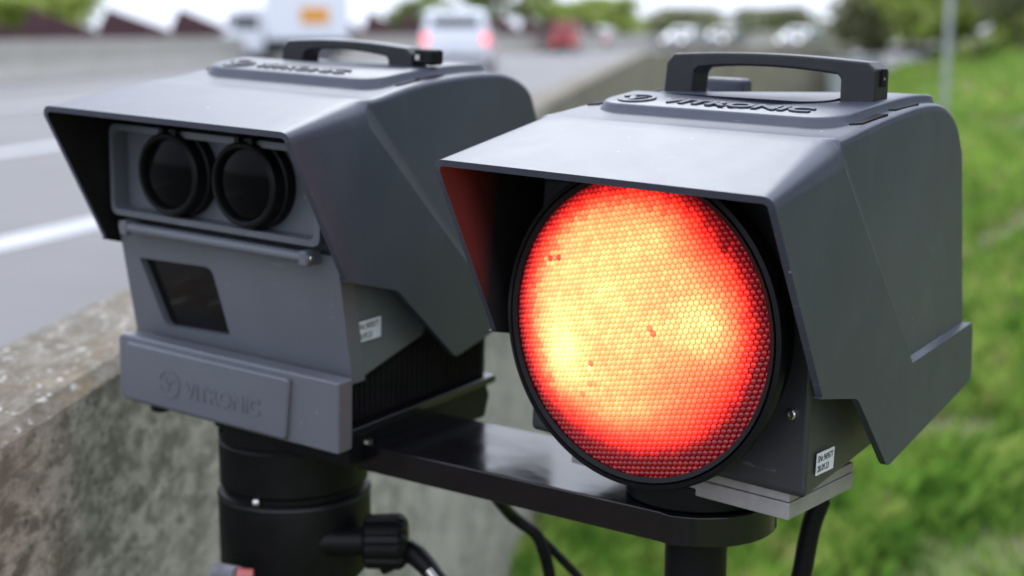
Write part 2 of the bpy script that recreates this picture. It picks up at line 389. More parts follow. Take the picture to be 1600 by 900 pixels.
def hook_pad(name, root, prof, x0, y0, x1, y1, xi, yi, h, mat):
    """raised rounded plate on the roof, in front of the handle and along its right side"""
    poly = round_poly([(x0, y0), (x1, y0), (x1, y1), (xi, y1), (xi, yi+.012), (xi-.016, yi), (x0, yi)], [.026, .026, .010, .008, .010, .010, .008], 6)
    dense = []
    for (ax_, ay_), (bx2, by2) in zip(poly, poly[1:]+poly[:1]):
        k = max(1, int(math.dist((ax_, ay_), (bx2, by2))/.009))
        dense += [(ax_+(bx2-ax_)*j/k, ay_+(by2-ay_)*j/k) for j in range(k)]
    n = len(dense); nor = []
    for i in range(n):
        a_, b_ = dense[i-1], dense[(i+1) % n]; d = Vector((b_[0]-a_[0], b_[1]-a_[1])).normalized(); nor.append((d.y, -d.x))
    bm = bmesh.new(); loops = []
    for off, dh in ((.0065, -.003), (.0025, -.0008+h*.35), (.0008, h-.0020), (0, h-.0008), (-.0014, h)):
        loops.append([bm.verts.new((x+nx*off, y+ny*off, ztop(prof, y+ny*off)+dh)) for (x, y), (nx, ny) in zip(dense, nor)])
    for p_, q_ in zip(loops, loops[1:]):
        for k in range(n): bm.faces.new((p_[k], p_[(k+1) % n], q_[(k+1) % n], q_[k]))
    f = bm.faces.new(loops[-1]); bmesh.ops.triangulate(bm, faces=[f])
    return bm_obj(name, bm, mat, root, 40)
def make_handle(root, yc, x0, x1, zb, zt, dy=.013, li=.030, inner=.011):
    """arched carrying handle seen from the front, extruded in depth"""
    n = 10; out = []
    arch = lambda u: .0035*(1-(2*u-1)**2)
    outer = [(x0, zb), (x0+.003, zt-.008), (x0+.010, zt)] + [(x0+.010+(x1-x0-.02)*k/n, zt+arch(k/n)) for k in range(1, n)] + [(x1-.008, zt), (x1-.001, zt-.006), (x1, zb)]
    xi0, xi1 = x0+li, x1-li; zi = zt-inner
    inner_ = [(xi1, zb), (xi1-.001, zi-.003), (xi1-.004, zi)] + [(xi1-.004+(xi0-xi1+.008)*k/n, zi+arch(k/n)) for k in range(1, n)] + [(xi0+.006, zi), (xi0+.002, zi-.004), (xi0-.001, zb)]
    o = prism('handle', outer+inner_, yc-dy, yc+dy, 'handle', root, .0022, 'y', 3)
    for f in o.data.polygons: f.use_smooth = True
    return o
def taper(o, y0, k):
    for v_ in o.data.vertices: v_.co.x *= 1-max(0, v_.co.y-y0)/.215*(1-k/.131)-max(0, v_.co.z+.10)*.30
def slot(root, prof, xc, y0, y1, w):
    V = [(xc-w*.5, y0, 0), (xc+w*.5, y0+.006, 0), (xc+w*.5, y1, 0), (xc-w*.5, y1-.006, 0)]
    top = [(x, y, ztop(prof, y)+.0012) for x, y, _ in V]; bot = [(x, y, ztop(prof, y)-.003) for x, y, _ in V]
    mesh_obj('vent_slot', top+bot, [(0,1,2,3)]+[(i, i+4, (i+1)%4+4, (i+1)%4) for i in range(4)], 'black_in', root)
def device(name, pos, rot):
    return empty(name, (pos[0], pos[1], pos[2]+CZ), tuple(R(a) for a in rot))

# ------------------------------------------------------------------ the setting
def px(x, y, d=None, z=None):
    """point seen at photo pixel (x, y): at forward distance d or on the level z (metres above the verge)"""
    F_ = 2222.4; P_ = R(10.281); a, b = (x-800)/F_, -(y-450)/F_
    v = Vector((a, math.cos(P_)+b*math.sin(P_), -math.sin(P_)+b*math.cos(P_)))
    k = d/v.y if d is not None else (z-CZ)/v.z
    return Vector((0, 0, CZ))+v*k
ROAD = CZ-1.32; WTOP = CZ-.36
def bank(x, y):
    e = x-(1.1+.185*y); s = max(0., e)
    return -.25+min(3.4, .34*(math.sqrt(s*s+.09)-.3)) + .035*math.sin(x*2.1+y*.7)+.03*math.sin(y*1.3-x)
def near_wall_x(y):
    ys = [-3, 1.265, 1.54, 7.95, 23.5, 35.7, 44, 60]; xs = [-.89, -.471, -.444, .248, 2.157, 7.2, 11.5, 22]
    return float(np.interp(y, ys, xs))
# verge
ys = list(np.arange(-6, 12, .4))+list(np.arange(12, 40, 1.))+list(np.arange(40, 130, 5.))
us = list(np.linspace(0, 1, 70)**1.6)
V = []; F = []
for y in ys:
    xl = near_wall_x(y)-.06; xr = xl+45+y*.5
    for u in us:
        x = xl+(xr-xl)*u; V.append((x, y, bank(x, y)))
n = len(us)
for i in range(len(ys)-1):
    for k in range(n-1): F.append((i*n+k, i*n+k+1, (i+1)*n+k+1, (i+1)*n+k))
tag(mesh_obj('verge_ground', V, F, 'soil', None, 60), kind='structure')
# wide ground sheet to the horizon
tag(mesh_obj('ground', [(-1500, -400, -.6), (1500, -400, -.6), (1500, 2500, -.6), (-1500, 2500, -.6)], [(0,1,2,3)], 'soil'), kind='structure')
# carriageway
far_line = [(-16, -20), (-14.4, 15), (-12.85, 35.8), (-10.6, 52), (-5.5, 70), (3, 88), (15, 108), (34, 132), (60, 156)]
fy = [q[1] for q in far_line]; fx = [q[0] for q in far_line]
V = []; F = []
ry = list(np.arange(-15, 150, 1.5))
for y in ry:
    xr = near_wall_x(y)-.1 if y < 60 else 22+(y-60)*.95
    V += [(np.interp(y, fy, fx)-14, y, ROAD), (xr, y, ROAD)]
for i in range(len(ry)-1): F.append((2*i, 2*i+1, 2*i+3, 2*i+2))
V0 = len(V); V += [(x, y, -.6) for x, y, z in V]
for i in range(len(ry)-1): F.append((2*i+1, V0+2*i+1, V0+2*i+3, 2*i+3))
tag(mesh_obj('road', V, F, 'asphalt'), kind='structure')
def stripe(a, b, w, t0, t1, name='lane_marking'):
    a, b = Vector(a), Vector(b); d = (b-a).normalized(); n_ = Vector((d.y, -d.x)); p0 = a+d*t0; p1 = a+d*t1
    q = [p0-n_*w/2, p0+n_*w/2, p1+n_*w/2, p1-n_*w/2]
    tag(mesh_obj(name, [(v.x, v.y, ROAD+.005) for v in q], [(0,1,2,3)], 'line'), kind='structure')
stripe((-3.2, 8.79), (-2.925, 9.715), .30, -10, 14)
stripe((-5.555, 15.45), (-5.30, 16.54), .28, -7, 3.2)
stripe((-8.4, 26), (-7.9, 29), .18, -3, 3)

# near concrete barrier, cast in lengths
nb = tag(empty('concrete_barrier', (-.5, 1, 0)), 'weathered lichen-stained concrete barrier close behind the tripod', 'barrier')
joints = [-2.5, .2, 3.4, 7, 11, 15, 19, 23.5, 27.5, 31.5, 35.7, 40]
for j in range(len(joints)-1):
    y0, y1 = joints[j]+.008, joints[j+1]-.008; st = np.linspace(y0, y1, 5); bm = bmesh.new(); rows = []
    for y in st:
        x = near_wall_x(y); th = .155
        sec = [(x+.05, -.3), (x+.012, WTOP-.012), (x-.004, WTOP), (x-th+.008, WTOP+.002), (x-th-.012, WTOP-.014), (x-th-.05, WTOP-.35), (x-th-.16, ROAD-.1)]
        rows.append([bm.verts.new((a+.5, y-1, b)) for a, b in sec])
    for i in range(4):
        for k in range(6): bm.faces.new((rows[i][k], rows[i][k+1], rows[i+1][k+1], rows[i+1][k]))
    bm.faces.new(rows[0]); bm.faces.new(rows[-1][::-1])
    o = bm_obj('barrier_segment', bm, 'wall' if j < 3 else 'wallbrown', nb); o.data.materials.append(M['walltop'])
    for f in o.data.polygons:
        if f.normal.z > .5: f.material_index = 1
    # material slot order: face, then top
# far barrier
fb = tag(empty('median_barrier', (-12, 40, ROAD)), 'pale concrete barrier on the far side of the road', 'barrier')
for j, y in enumerate(np.arange(14, 125, 4.0)):
    x0, x1 = np.interp(y+.02, fy, fx), np.interp(y+3.98, fy, fx); bm = bmesh.new()
    sec = [(.25, -.05), (.22, .12), (.10, .45), (.07, 1.04), (.05, 1.06), (-.08, 1.06), (-.10, 1.04), (-.2, -.05)]
    A = [bm.verts.new((x0+a+12, y+.02-40, b)) for a, b in sec]; B = [bm.verts.new((x1+a+12, y+3.98-40, b)) for a, b in sec]
    for k in range(7): bm.faces.new((A[k], A[k+1], B[k+1], B[k]))
    bm.faces.new(A); bm.faces.new(B[::-1]); bm_obj('barrier_segment', bm, 'farwall', fb)
# maroon boards with sawtooth tops behind the far barrier
sf = tag(empty('sawtooth_fence', (-22, 52, ROAD)), 'dark maroon board fence with sawtooth top beyond the far carriageway', 'fence')
P0, P1 = Vector((-30, 60)), Vector((20, 150))
base = [(-40, 52), (-26, 55), (-13, 62), (-4, 76), (5.5, 93)]
def along(s):
    d = 0
    for a, b in zip(base, base[1:]):
        L_ = math.dist(a, b)
        if s <= d+L_: u = (s-d)/L_; return Vector((a[0]+(b[0]-a[0])*u, a[1]+(b[1]-a[1])*u))
        d += L_
    return Vector(base[-1])
for k in range(23):
    s0 = k*3.05; a, b = along(s0), along(s0+3.0); nn = (b-a).normalized(); nn = Vector((nn.y, -nn.x))*.06
    hh = [(a, 0), (b, 0), (b, 1.30), (a+(b-a)*.14, 2.22), (a, 1.45)]
    A = [(q.x+22, q.y-52, h) for q, h in hh]; B = [(q.x+nn.x+22, q.y+nn.y-52, h) for q, h in hh]
    f = [(0,1,2,3,4), (9,8,7,6,5)]+[(i, i+5, (i+1)%5+5, (i+1)%5) for i in range(5)]
    mesh_obj('board_panel', A+B, f, 'maroon', sf)

# ------------------------------------------------------------------ trees and bushes
def foliage_mesh(name, centers, n, leaf, mat, parent):
    """leaf-sized faces spread through a set of blobs (x,y,z,rx,ry,rz)"""
    cs = np.array(centers); w = cs[:,3]*cs[:,4]*cs[:,5]; idx = rng.choice(len(cs), n, p=w/w.sum())
    d = rng.normal(size=(n, 3)); d /= np.linalg.norm(d, axis=1)[:, None]; rr = rng.random(n)**.45
    c = cs[idx, :3]+d*rr[:, None]*cs[idx, 3:]*(1+.18*rng.normal(size=(n, 1)))
    a = rng.normal(size=(n, 3)); a /= np.linalg.norm(a, axis=1)[:, None]; b = np.cross(a, rng.normal(size=(n, 3))); b /= np.linalg.norm(b, axis=1)[:, None]
    s = leaf*(.6+.8*rng.random(n))[:, None]
    V = np.stack([c-a*s, c+b*s*.55, c+a*s, c-b*s*.55], 1).reshape(-1, 3)
    me = bpy.data.meshes.new(name); me.from_pydata(V.tolist(), [], np.arange(4*n).reshape(-1, 4).tolist())
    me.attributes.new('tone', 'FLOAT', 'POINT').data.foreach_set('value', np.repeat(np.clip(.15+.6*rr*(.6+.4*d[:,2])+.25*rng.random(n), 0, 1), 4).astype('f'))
    me.materials.append(M[mat]); o = bpy.data.objects.new(name, me); col.objects.link(o); o.parent = parent; return o
def tree(x, y, z0, h, w, mat, label, n=2600, leaf=.22, group=None, name='tree', bare=.25):
    e = tag(empty(name, (x, y, z0)), label, 'tree' if name == 'tree' else 'bush', group)
    if name == 'tree':
        top = h*.7; pts = smooth_pts([(0,0,-.1), (.05*h*random.uniform(-1,1)*.4, 0, h*.3), (0, .02*h, top)], 5)
        tube('trunk', pts, [.035*h*(1-.75*i/(len(pts)-1)) for i in range(len(pts))], 'bark', e, 8)
        for k in range(6):
            a = k*1.05+random.random(); zz = h*(.3+.06*k)
            tube('limb', smooth_pts([(0, 0, zz), (w*.25*math.cos(a), w*.25*math.sin(a), zz+h*.12), (w*.42*math.cos(a), w*.42*math.sin(a), zz+h*.2)], 4), [.014*h*(1-.09*i) for i in range(9)], 'bark', e, 6)
    else:
        for k in range(5):
            a = k*1.26; tube('stem', smooth_pts([(0,0,-.1), (w*.12*math.cos(a), w*.12*math.sin(a), h*.35), (w*.3*math.cos(a), w*.3*math.sin(a), h*.75)], 4), [.02*(1-.08*i) for i in range(9)], 'bark', e, 5)
    cs = []
    for k in range(16):
        a = random.random()*6.28; rad = w*.36*math.sqrt(random.random()); zz = h*(bare+(1-bare)*random.uniform(.12, .9)); f = 1-.55*abs((zz/h-bare)/(1-bare)-.45)
        cs.append((rad*f*math.cos(a), rad*f*math.sin(a), zz, w*.2*f+.05, w*.2*f+.05, h*.12))
    foliage_mesh('crown', cs, n, leaf, mat, e); return e
TB = 'trees beyond the far carriageway'
for (pxx, d, h, w, mt, lab) in [
    (70, 78, 5.0, 9, 'leaf_light', 'yellow-green spring tree above the maroon fence at the left edge'),
    (-40, 84, 5.6, 9, 'leaf_light', 'pale spring tree leftmost beyond the maroon fence'),
    (640, 130, 5.2, 9, 'leaf_mid', 'hazy green tree just left of the white van'),
    (755, 105, 6.6, 8, 'leaf_mid', 'tall green tree rising behind the white van roof'),
    (880, 125, 6.0, 9, 'leaf_light', 'green tree behind the red vehicle'),
    (945, 135, 5.0, 9, 'leaf_light', 'low yellow-green tree right of the red vehicle'),
    (1040, 170, 5.0, 14, 'leaf_dark', 'dim distant tree over the bend of the road'),
    (1130, 180, 4.6, 14, 'leaf_dark', 'farthest low tree at the centre of the bend'),
    (1215, 170, 5.0, 13, 'leaf_dark', 'dim distant tree left of the embankment')]:
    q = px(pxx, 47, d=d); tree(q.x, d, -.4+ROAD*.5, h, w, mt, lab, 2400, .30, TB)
for (pxx, d, h, w, mt, lab, nm) in [
    (1372, 52, 5.2, 4.2, 'leaf_dark', 'dark bare-looking tree at the foot of the embankment', 'tree'),
    (1440, 46, 4.2, 4.5, 'leaf_light', 'green bush left of the grey post on the embankment', 'bush'),
    (1530, 40, 3.6, 4.2, 'leaf_light', 'bright spring bush right of the grey post', 'bush'),
    (1600, 36, 4.0, 4.4, 'leaf_dark', 'brownish bush at the right edge of the embankment', 'bush'),
    (1420, 62, 6.0, 6, 'leaf_light', 'light green tree on top of the embankment', 'tree'),
    (1570, 58, 6.0, 7, 'leaf_mid', 'mid-green tree behind the embankment bushes', 'tree'),
    (1680, 44, 5.0, 6, 'leaf_mid', 'green bush past the right edge of the embankment', 'bush')]:
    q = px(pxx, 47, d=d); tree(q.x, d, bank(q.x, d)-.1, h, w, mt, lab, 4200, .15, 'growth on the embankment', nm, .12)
for k in range(9):                       # unseen trees added to darken the right-hand sides of the housings
    xx = 7.0+1.2*(k % 3)+.4*k; yy = -5+3.1*k
    tree(max(xx, .52*yy+5.0), yy, bank(max(xx, .52*yy+5.0), yy)-.1, 5.2+.5*(k % 4), 4.6, ('leaf_mid', 'leaf_dark', 'leaf_mid')[k % 3], 'leafy tree added out of view on the right bank to shade the devices', 2600, .17, 'unseen shade trees added on the right bank', 'tree', .08)
q = px(1477, 150, d=25)
pe = tag(empty('sign_post', (q.x, 25, bank(q.x, 25))), 'slim grey metal post standing on the grassy embankment', 'post')
tube('pole', [(0, 0, -.3), (.0, 0, 4.2)], .055, 'galv', pe, 16); tube('collar', [(0, 0, 0), (0, 0, .12)], .075, 'galv', pe, 16)
# grey block where the barrier ends
q = px(1332, 80, d=36.5)
bx_ = tag(empty('utility_cabinet', (q.x, 36.5, bank(q.x, 36.5)-.2)), 'blue-grey roadside cabinet at the far end of the concrete barrier', 'cabinet')
box('cabinet_body', (-.62, -.3, 0), (.62, .3, 1.45), 'galv', bx_, .02); box('cabinet_roof', (-.68, -.36, 1.45), (.68, .36, 1.52), 'greyplastic', bx_, .02)
box('door', (-.55, -.325, .15), (-.02, -.301, 1.35), 'galv', bx_, .01); box('door', (.02, -.325, .15), (.55, -.301, 1.35), 'galv', bx_, .01)

# ------------------------------------------------------------------ traffic
def wheel(e, x, y, r, w=.2):
    wl_ = lathe('wheel', [(r*.55, -w/2), (r*.93, -w/2), (r, -w/2+.03), (r, w/2-.03), (r*.93, w/2), (r*.55, w/2)], 'rubber', e, 'x', (x, y, r), 24)
    lathe('rim', [(r*.2, -w/2-.008), (r*.52, -w/2-.012), (r*.58, -w/2+.02), (r*.58, w/2-.02), (r*.52, w/2+.012), (r*.2, w/2+.008)], 'carsilver', wl_, 'x', (x, y, r), 20)
def vehicle(name, loc, yaw, L_, Wd, H, belt, prof, mat, label, cat, lights, group=None, glassrects=()):
    """side profile prof [(y,z)] front at +y; tapered greenhouse above the belt line"""
    e = tag(empty(name, loc, (0, 0, R(yaw))), label, cat, group); hwid = Wd/2
    bm = bmesh.new(); rows = []
    for sx in (-1, -.86, 0, .86, 1):
        row = []
        for (y, z) in prof:
            tp = 1-.16*max(0, (z-belt)/(H-belt)); zz = z if abs(sx) < .95 else z-(.05 if z > belt else 0)
            row.append(bm.verts.new((sx*hwid*tp, y*(1 if abs(sx) < .95 else .975), zz)))
        rows.append(row)
    n_ = len(prof)
    for i in range(4):
        for k in range(n_): bm.faces.new((rows[i][k], rows[i][(k+1)%n_], rows[i+1][(k+1)%n_], rows[i+1][k]))
    bm.faces.new(rows[0]); bm.faces.new(rows[-1][::-1])
    bm_obj('body', bm, mat, e, 35)
    r = .31 if H < 2.3 else .48
    for yy in (-L_*.31, L_*.31):
        for sx in (-1, 1): wheel(e, sx*(hwid-.10), yy, r)
    for kind, y, x, z, w, h in glassrects:
        if kind == 'end': box('window', (x-w/2, y-.02, z-h/2), (x+w/2, y+.02, z+h/2), 'carglass', e, .015)
        else: box('side_window', (x-.02, y-w/2, z-h/2), (x+.02, y+w/2, z+h/2), 'carglass', e, .015)
    for kind, y, x, z, w, h in lights:
        o = box('tail_light' if kind == 'tail' else 'headlight' if kind == 'head' else 'bumper' if kind == 'bumper' else 'number_plate', (x-w/2, y-.03, z-h/2), (x+w/2, y+.03, z+h/2), {'tail': 'tail', 'head': 'head', 'bumper': 'greyplastic', 'plate': 'sticker'}[kind], e, .012)
    return e
vanprof = [(-2.35,.30),(-2.38,.75),(-2.33,1.15),(-2.22,1.85),(-2.10,1.95),(1.05,1.93),(1.25,1.85),(1.85,1.18),(2.35,.98),(2.42,.6),(2.38,.30)]
q = px(716, 112, d=45)
vehicle('white_van', (q.x, 47.3, ROAD), -2, 4.8, 2.15, 1.95, 1.15, vanprof, 'carwhite', 'white van with lit tail lights driving away', 'van',
  [('tail', -2.33, -.93, 1.02, .16, .34), ('tail', -2.33, .93, 1.02, .16, .34), ('bumper', -2.36, 0, .45, 1.9, .22), ('plate', -2.37, 0, .78, .5, .11)],
  None, [('end', -2.27, 0, 1.50, 1.45, .42), ('side', -1.2, .99, 1.5, 1.5, .42), ('side', .3, 1.0, 1.5, 1.0, .42), ('side', -1.2, -.99, 1.5, 1.5, .42), ('side', .3, -1.0, 1.5, 1.0, .42)])
carprof = [(-2.1,.28),(-2.15,.65),(-2.05,.92),(-1.75,1.02),(-1.25,1.42),(-.9,1.48),(.2,1.48),(.45,1.42),(1.05,.98),(1.95,.82),(2.15,.6),(2.12,.28)]
def car(pxx, d, yaw, mat, label, away, H=1.0):
    q = px(pxx, 60, d=d); k = 'tail' if away else 'head'; yy = -2.10 if away else 2.08; zz = .80 if away else .66
    vehicle('car', (q.x, d, ROAD), yaw, 4.3, 1.8, 1.48, .98, carprof, mat, label, 'car',
        [(k, yy, -.68, zz, .28, .16), (k, yy, .68, zz, .28, .16), ('bumper', (-2.13 if away else 2.13), 0, .42, 1.6, .2)],
        'distant cars at the bend', [('end', -1.52, 0, 1.22, 1.25, .3), ('end', .78, 0, 1.2, 1.25, .3)])
car(938, 95, -14, 'carsilver', 'silver car just right of the red lorry', True)
car(1070, 99, 150, 'carsilver', 'silver oncoming car with bright headlights, leftmost at the bend', False)
car(1132, 103, 150, 'cardark', 'dark oncoming car between the two silver cars at the bend', False)
car(1252, 98, 145, 'carsilver', 'silver oncoming car with warm headlights nearest the cabinet', False)
# high red rear of a lorry far ahead
q = px(886, 60, d=85)
te = tag(empty('box_truck', (q.x, 85, ROAD), (0, 0, R(-10))), 'small red lorry with a red box body far ahead of the van', 'truck'); te.scale = (.56,)*3
box('cargo_box', (-1.2, -3, .9), (1.2, 2.2, 3.2), 'carred', te, .05); box('cab', (-1.1, 2.3, .5), (1.1, 4, 2.5), 'carwhite', te, .2); box('chassis', (-.9, -2.9, .45), (.9, 3.6, .9), 'rubber', te)
for sx in (-1.0, 1.0): box('tail_light', (sx-.15, -3.06, 1.0), (sx+.15, -3.0, 1.25), 'tail', te); [wheel(te, sx*.95, yy, .45) for yy in (-2, 3)]
# white lorry on the far carriageway
q = px(448, 60, d=55)
te = tag(empty('box_truck', (q.x, 55, ROAD), (0, 0, R(-82))), 'white box lorry with orange panel beyond the far barrier', 'truck')
# local +y is towards photo right after the turn; the cab leads to the left (-y)
box('cargo_box', (-1.2, -.75, .95), (1.2, 2.35, 3.05), 'carwhite', te, .05)
prism('cab', [(-2.35,.5),(-2.4,1.05),(-2.2,1.25),(-1.85,2.05),(-1.6,2.15),(-.82,2.15),(-.82,.5)], -1.05, 1.05, 'carwhite', te, .05)
box('cab_window', (1.04, -1.95, 1.35), (1.075, -1.0, 1.85), 'carglass', te, .02); box('windscreen', (-.9, -2.16, 1.35), (.9, -1.98, 1.9), 'carglass', te, .02)
pn = box('orange_panel', (1.2, .55, 1.55), (1.235, 1.60, 2.15), 'orange', te, .01)
box('chassis', (-.85, -2.2, .45), (.85, 2.3, .95), 'rubber', te)
for sx in (-.9, .9):
    for yy in (-1.6, 1.4): wheel(te, sx, yy, .42, .28)

# ------------------------------------------------------------------ grass on the verge
def blades(n, region, hmin, hmax, wid):
    """region(n) -> x,y arrays"""
    x, y = region(n); z = np.array([bank(a, b) for a, b in zip(x, y)])
    d = np.hypot(x, y); patch = np.sin(x*2.3+1.1*np.sin(y*1.7))+np.sin(y*2.9+x*.8)+.8*np.sin(x*5.1-y*4.3)
    h = (hmin+(hmax-hmin)*rng.random(n))*(.75+.25*patch/2).clip(.35, 1.4); th = rng.random(n)*6.283; ln = h*(.3+.7*rng.random(n))
    w = wid*(.6+.8*rng.random(n))*(.7+.12*d)
    bx0, by0 = np.cos(th)*w, np.sin(th)*w; lx, ly = -np.sin(th)*ln, np.cos(th)*ln
    P = np.stack([np.stack([x-bx0, y-by0, z-.02], 1), np.stack([x+bx0, y+by0, z-.02], 1),
        np.stack([x+bx0*.7+lx*.35, y+by0*.7+ly*.35, z+h*.65], 1), np.stack([x+lx, y+ly, z+h], 1), np.stack([x-bx0*.7+lx*.35, y-by0*.7+ly*.35, z+h*.65], 1)], 1)
    keep = patch+1.1*rng.normal(size=n) > -.9             # bare patches
    return P[keep].reshape(-1, 3), np.repeat(np.clip(.35+.22*patch+.3*rng.random(n), 0, 1)[keep], 5)
def wedge(n):
    d = 1.2+44*rng.random(n)**2.0; a = (.02+.42*rng.random(n)); x = d*a*1.02
    wx = np.array([near_wall_x(k) for k in d]); x = np.maximum(x, wx+.12+.3*rng.random(n)); return x, d
def wallfoot(n):
    y = 1.5+7*rng.random(n); x = np.array([near_wall_x(k) for k in y])+.08+.55*rng.random(n)**1.5; return x, y
A, ta = blades(170000, wedge, .05, .15, .0035); B, tb = blades(5000, wallfoot, .06, .24, .004)
def clumps(nc, m):
    xs, ys = wedge(nc); tn = rng.random(nc); r_ = .04+.10*rng.random(nc)
    ii = np.repeat(np.arange(nc), m); return xs, ys, tn, r_, ii
xs, ys, tn, r_, ii = clumps(2600, 26)
Cc, tc = blades(len(ii), lambda n: (xs[ii]+r_[ii]*rng.normal(size=n), ys[ii]+r_[ii]*rng.normal(size=n)), .10, .30, .0060); 
tc = np.where(np.arange(len(tc)) % 3 == 0, tc, np.repeat(rng.random(len(tc)//5), 5)**.7)
V = np.concatenate([A, B, Cc]); tone = np.concatenate([ta, tb, tc]); nq = len(V)//5
me = bpy.data.meshes.new('grass'); me.from_pydata(V.tolist(), [], (np.arange(nq)[:, None]*5+np.arange(5)).tolist())
me.attributes.new('tone', 'FLOAT', 'POINT').data.foreach_set('value', tone.astype('f')); me.materials.append(M['grass'])
go = bpy.data.objects.new('grass', me); col.objects.link(go); tag(go, 'green grass and weeds on the verge', 'grass', kind='stuff')

# ------------------------------------------------------------------ right device: flash lamp
RP, RA = (.0549, 1.0172, -.1032), (-1.0301, 1.6428, -39.0982)
fl = tag(device('flash_unit', RP, RA), 'grey hooded flash unit with large glowing red round lens', 'flash unit')
PRT = [(0,0), (.112,.032), (.130,.0335), (.17,.0395), (.22,.046), (.29,.0525), (.34,.050), (.372,.034), (.389,.008)]
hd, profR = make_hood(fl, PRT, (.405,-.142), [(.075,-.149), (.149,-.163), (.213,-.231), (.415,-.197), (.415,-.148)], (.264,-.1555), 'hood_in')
pad = hook_pad('handle_platform', fl, profR, -.108, .153, .113, .335, .070, .214, .007, 'grey')
sl = (ztop(profR, .19)-ztop(profR, .165))/.025
def onpad(x, y, up=.0): return (x, y, ztop(profR, y)+.007+up)
text_mesh('lettering', 'VITRONIC', 'grey', pad, onpad(-.055, .1665, -.0002), (1, 0, 0), (0, 1, sl), .017, .138, .0016, .03)
logo_mesh('emblem', 'grey', pad, onpad(-.080, .1755, -.0002), (1, 0, 0), (0, 1, sl), .0165, .0016)
h = make_handle(fl, .247, -.094, .106, .028, .0852)
box('latch_slot', (.1055, .243, .066), (.1068, .251, .080), 'black_in', h); box('latch_clip', (.1045, .2455, .0715), (.1072, .2485, .0735), 'steel', h)
box('rear_lug', (-.104, .318, .040), (-.062, .338, .0635), 'grey', fl, .004)
for xc, a, b in ((.1215, .168, .218), (.117, .236, .285), (-.1215, .168, .218), (-.117, .236, .285)): slot(fl, profR, xc, a, b, .008)
body = prism('body', [(.112,-.020), (.112,-.236), (.115,-.238), (.36,-.222), (.375,-.16), (.375,.02), (.15,.02)], -.131, .131, 'grey3', fl, .004, 'x', 3)
taper(body, .16, .108)
LC = (.0, 0, -.122)
ringo = lathe('lens_ring', [(.1190,.086), (.1172,.0735), (.1166,.0700), (.1205,.0685), (.1215,.0715), (.1225,.0685), (.126,.0695), (.1272,.073), (.1265,.079), (.1160,.090), (.1140,.113), (.05,.113), (.05,.095)], 'black', fl, 'y', LC, 96, False, 30)
lathe('reflector_back', [(.001,.098), (.1174,.098)], 'black_in', ringo, 'y', LC, 48, False)
# red lens of small lenslets
pitch, RL = .00470, .1172; rowp = pitch*.8660; ang = R(12.5); V = []; F = []; glow = []; cell = []; seg = 6
dirt = {}
spots = [(-.70,.37,.045), (-.64,.40,.03), (.18,.02,.028), (.14,.045,.02), (-.33,-.30,.04), (-.30,-.42,.03), (-.38,-.52,.02), (-.57,.16,.018), (.44,-.13,.018), (.62,.63,.03)]
def S(a, b, x): u = min(1, max(0, (x-a)/(b-a))); return u*u*(3-2*u)
def field(X, Z):
    rho = math.hypot((X+.06)/.985, (Z-.06)/.95)
    I = 14.0*S(1.03, .56, rho)
    I += 8*math.exp(-(((X+.58)/.20)**2+((Z+.28)/.24)**2))+2.5*math.exp(-(((X+.40)/.4)**2+((Z-.1)/.5)**2))
    I += 5.5*math.exp(-(((X-.50)/.26)**2+((Z-.08)/.16)**2))
    I *= 1-.42*math.exp(-(((X-.42)/.42)**2+((Z+.34)/.28)**2))
    I *= 1-.50*math.exp(-(((X-.58)/.26)**2+((Z-.66)/.28)**2))
    I *= 1-.55*math.exp(-((Z+.92)/.26)**2)
    return I*S(1.03, .80, math.hypot(X, Z))+.14
def flash_colour(I):
    g = .0225*max(I, 0)**1.36
    return (I, g, .010*I**.5+.30*g**1.1)
ca, sa = math.cos(ang), math.sin(ang); K = int(RL/rowp)+2
for j in range(-K, K+1):
    for i in range(-K, K+1):
        u = i*pitch+(pitch/2 if j % 2 else 0); w_ = j*rowp; x = u*ca-w_*sa; z = u*sa+w_*ca; r = math.hypot(x, z)
        if r > RL+.0015: continue
        X, Z = x/RL, z/RL; g = field(X, Z)*random.uniform(*((.86, 1.10) if math.hypot(X, Z) < .8 else (.62, 1.22)))
        g *= 1+.10*math.sin(9*X+3*math.sin(7*Z))*math.sin(8*Z)
        for (sx, sz, sr) in spots:
            if math.hypot(X-sx, Z-sz) < sr and random.random() < .75: g *= random.choice((.22, .4, .7, 1.3))
        yb = .074-.012*(1-(r/RL)**2); i0 = len(V)
        for q_, hh, ce in ((.5773, 0, .16), (.42, .0010, .94), (.22, .0015, 1.0)):
            for k in range(seg):
                th = R(30)+k*math.pi/3+ang
                # the light leaves a little above the middle of each lenslet
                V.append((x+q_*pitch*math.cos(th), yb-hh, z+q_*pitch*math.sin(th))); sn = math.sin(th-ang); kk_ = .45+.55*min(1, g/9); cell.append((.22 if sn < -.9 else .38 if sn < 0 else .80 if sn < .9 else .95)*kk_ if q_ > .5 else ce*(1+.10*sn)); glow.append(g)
        V.append((x, yb-.0018, z)); cell.append(1.0); glow.append(g)
        for a_ in (0, 6):
            for k in range(6): F.append((i0+a_+k, i0+a_+(k+1)%6, i0+a_+6+(k+1)%6, i0+a_+6+k))
        for k in range(6): F.append((i0+12+k, i0+12+(k+1)%6, i0+18))
lens = mesh_obj('red_lens', [(x+LC[0], y, z+LC[2]) for x, y, z in V], F, 'redlens', fl)
for f in lens.data.polygons: f.use_smooth = True
lens.data.attributes.new('glow', 'FLOAT_COLOR', 'POINT').data.foreach_set('color', np.array([(*flash_colour(g*c_), 1) for g, c_ in zip(glow, cell)], 'f').ravel())
lens['kind'] = 'stuff'; lens['label'] = 'glowing red lens of small round lenslets'
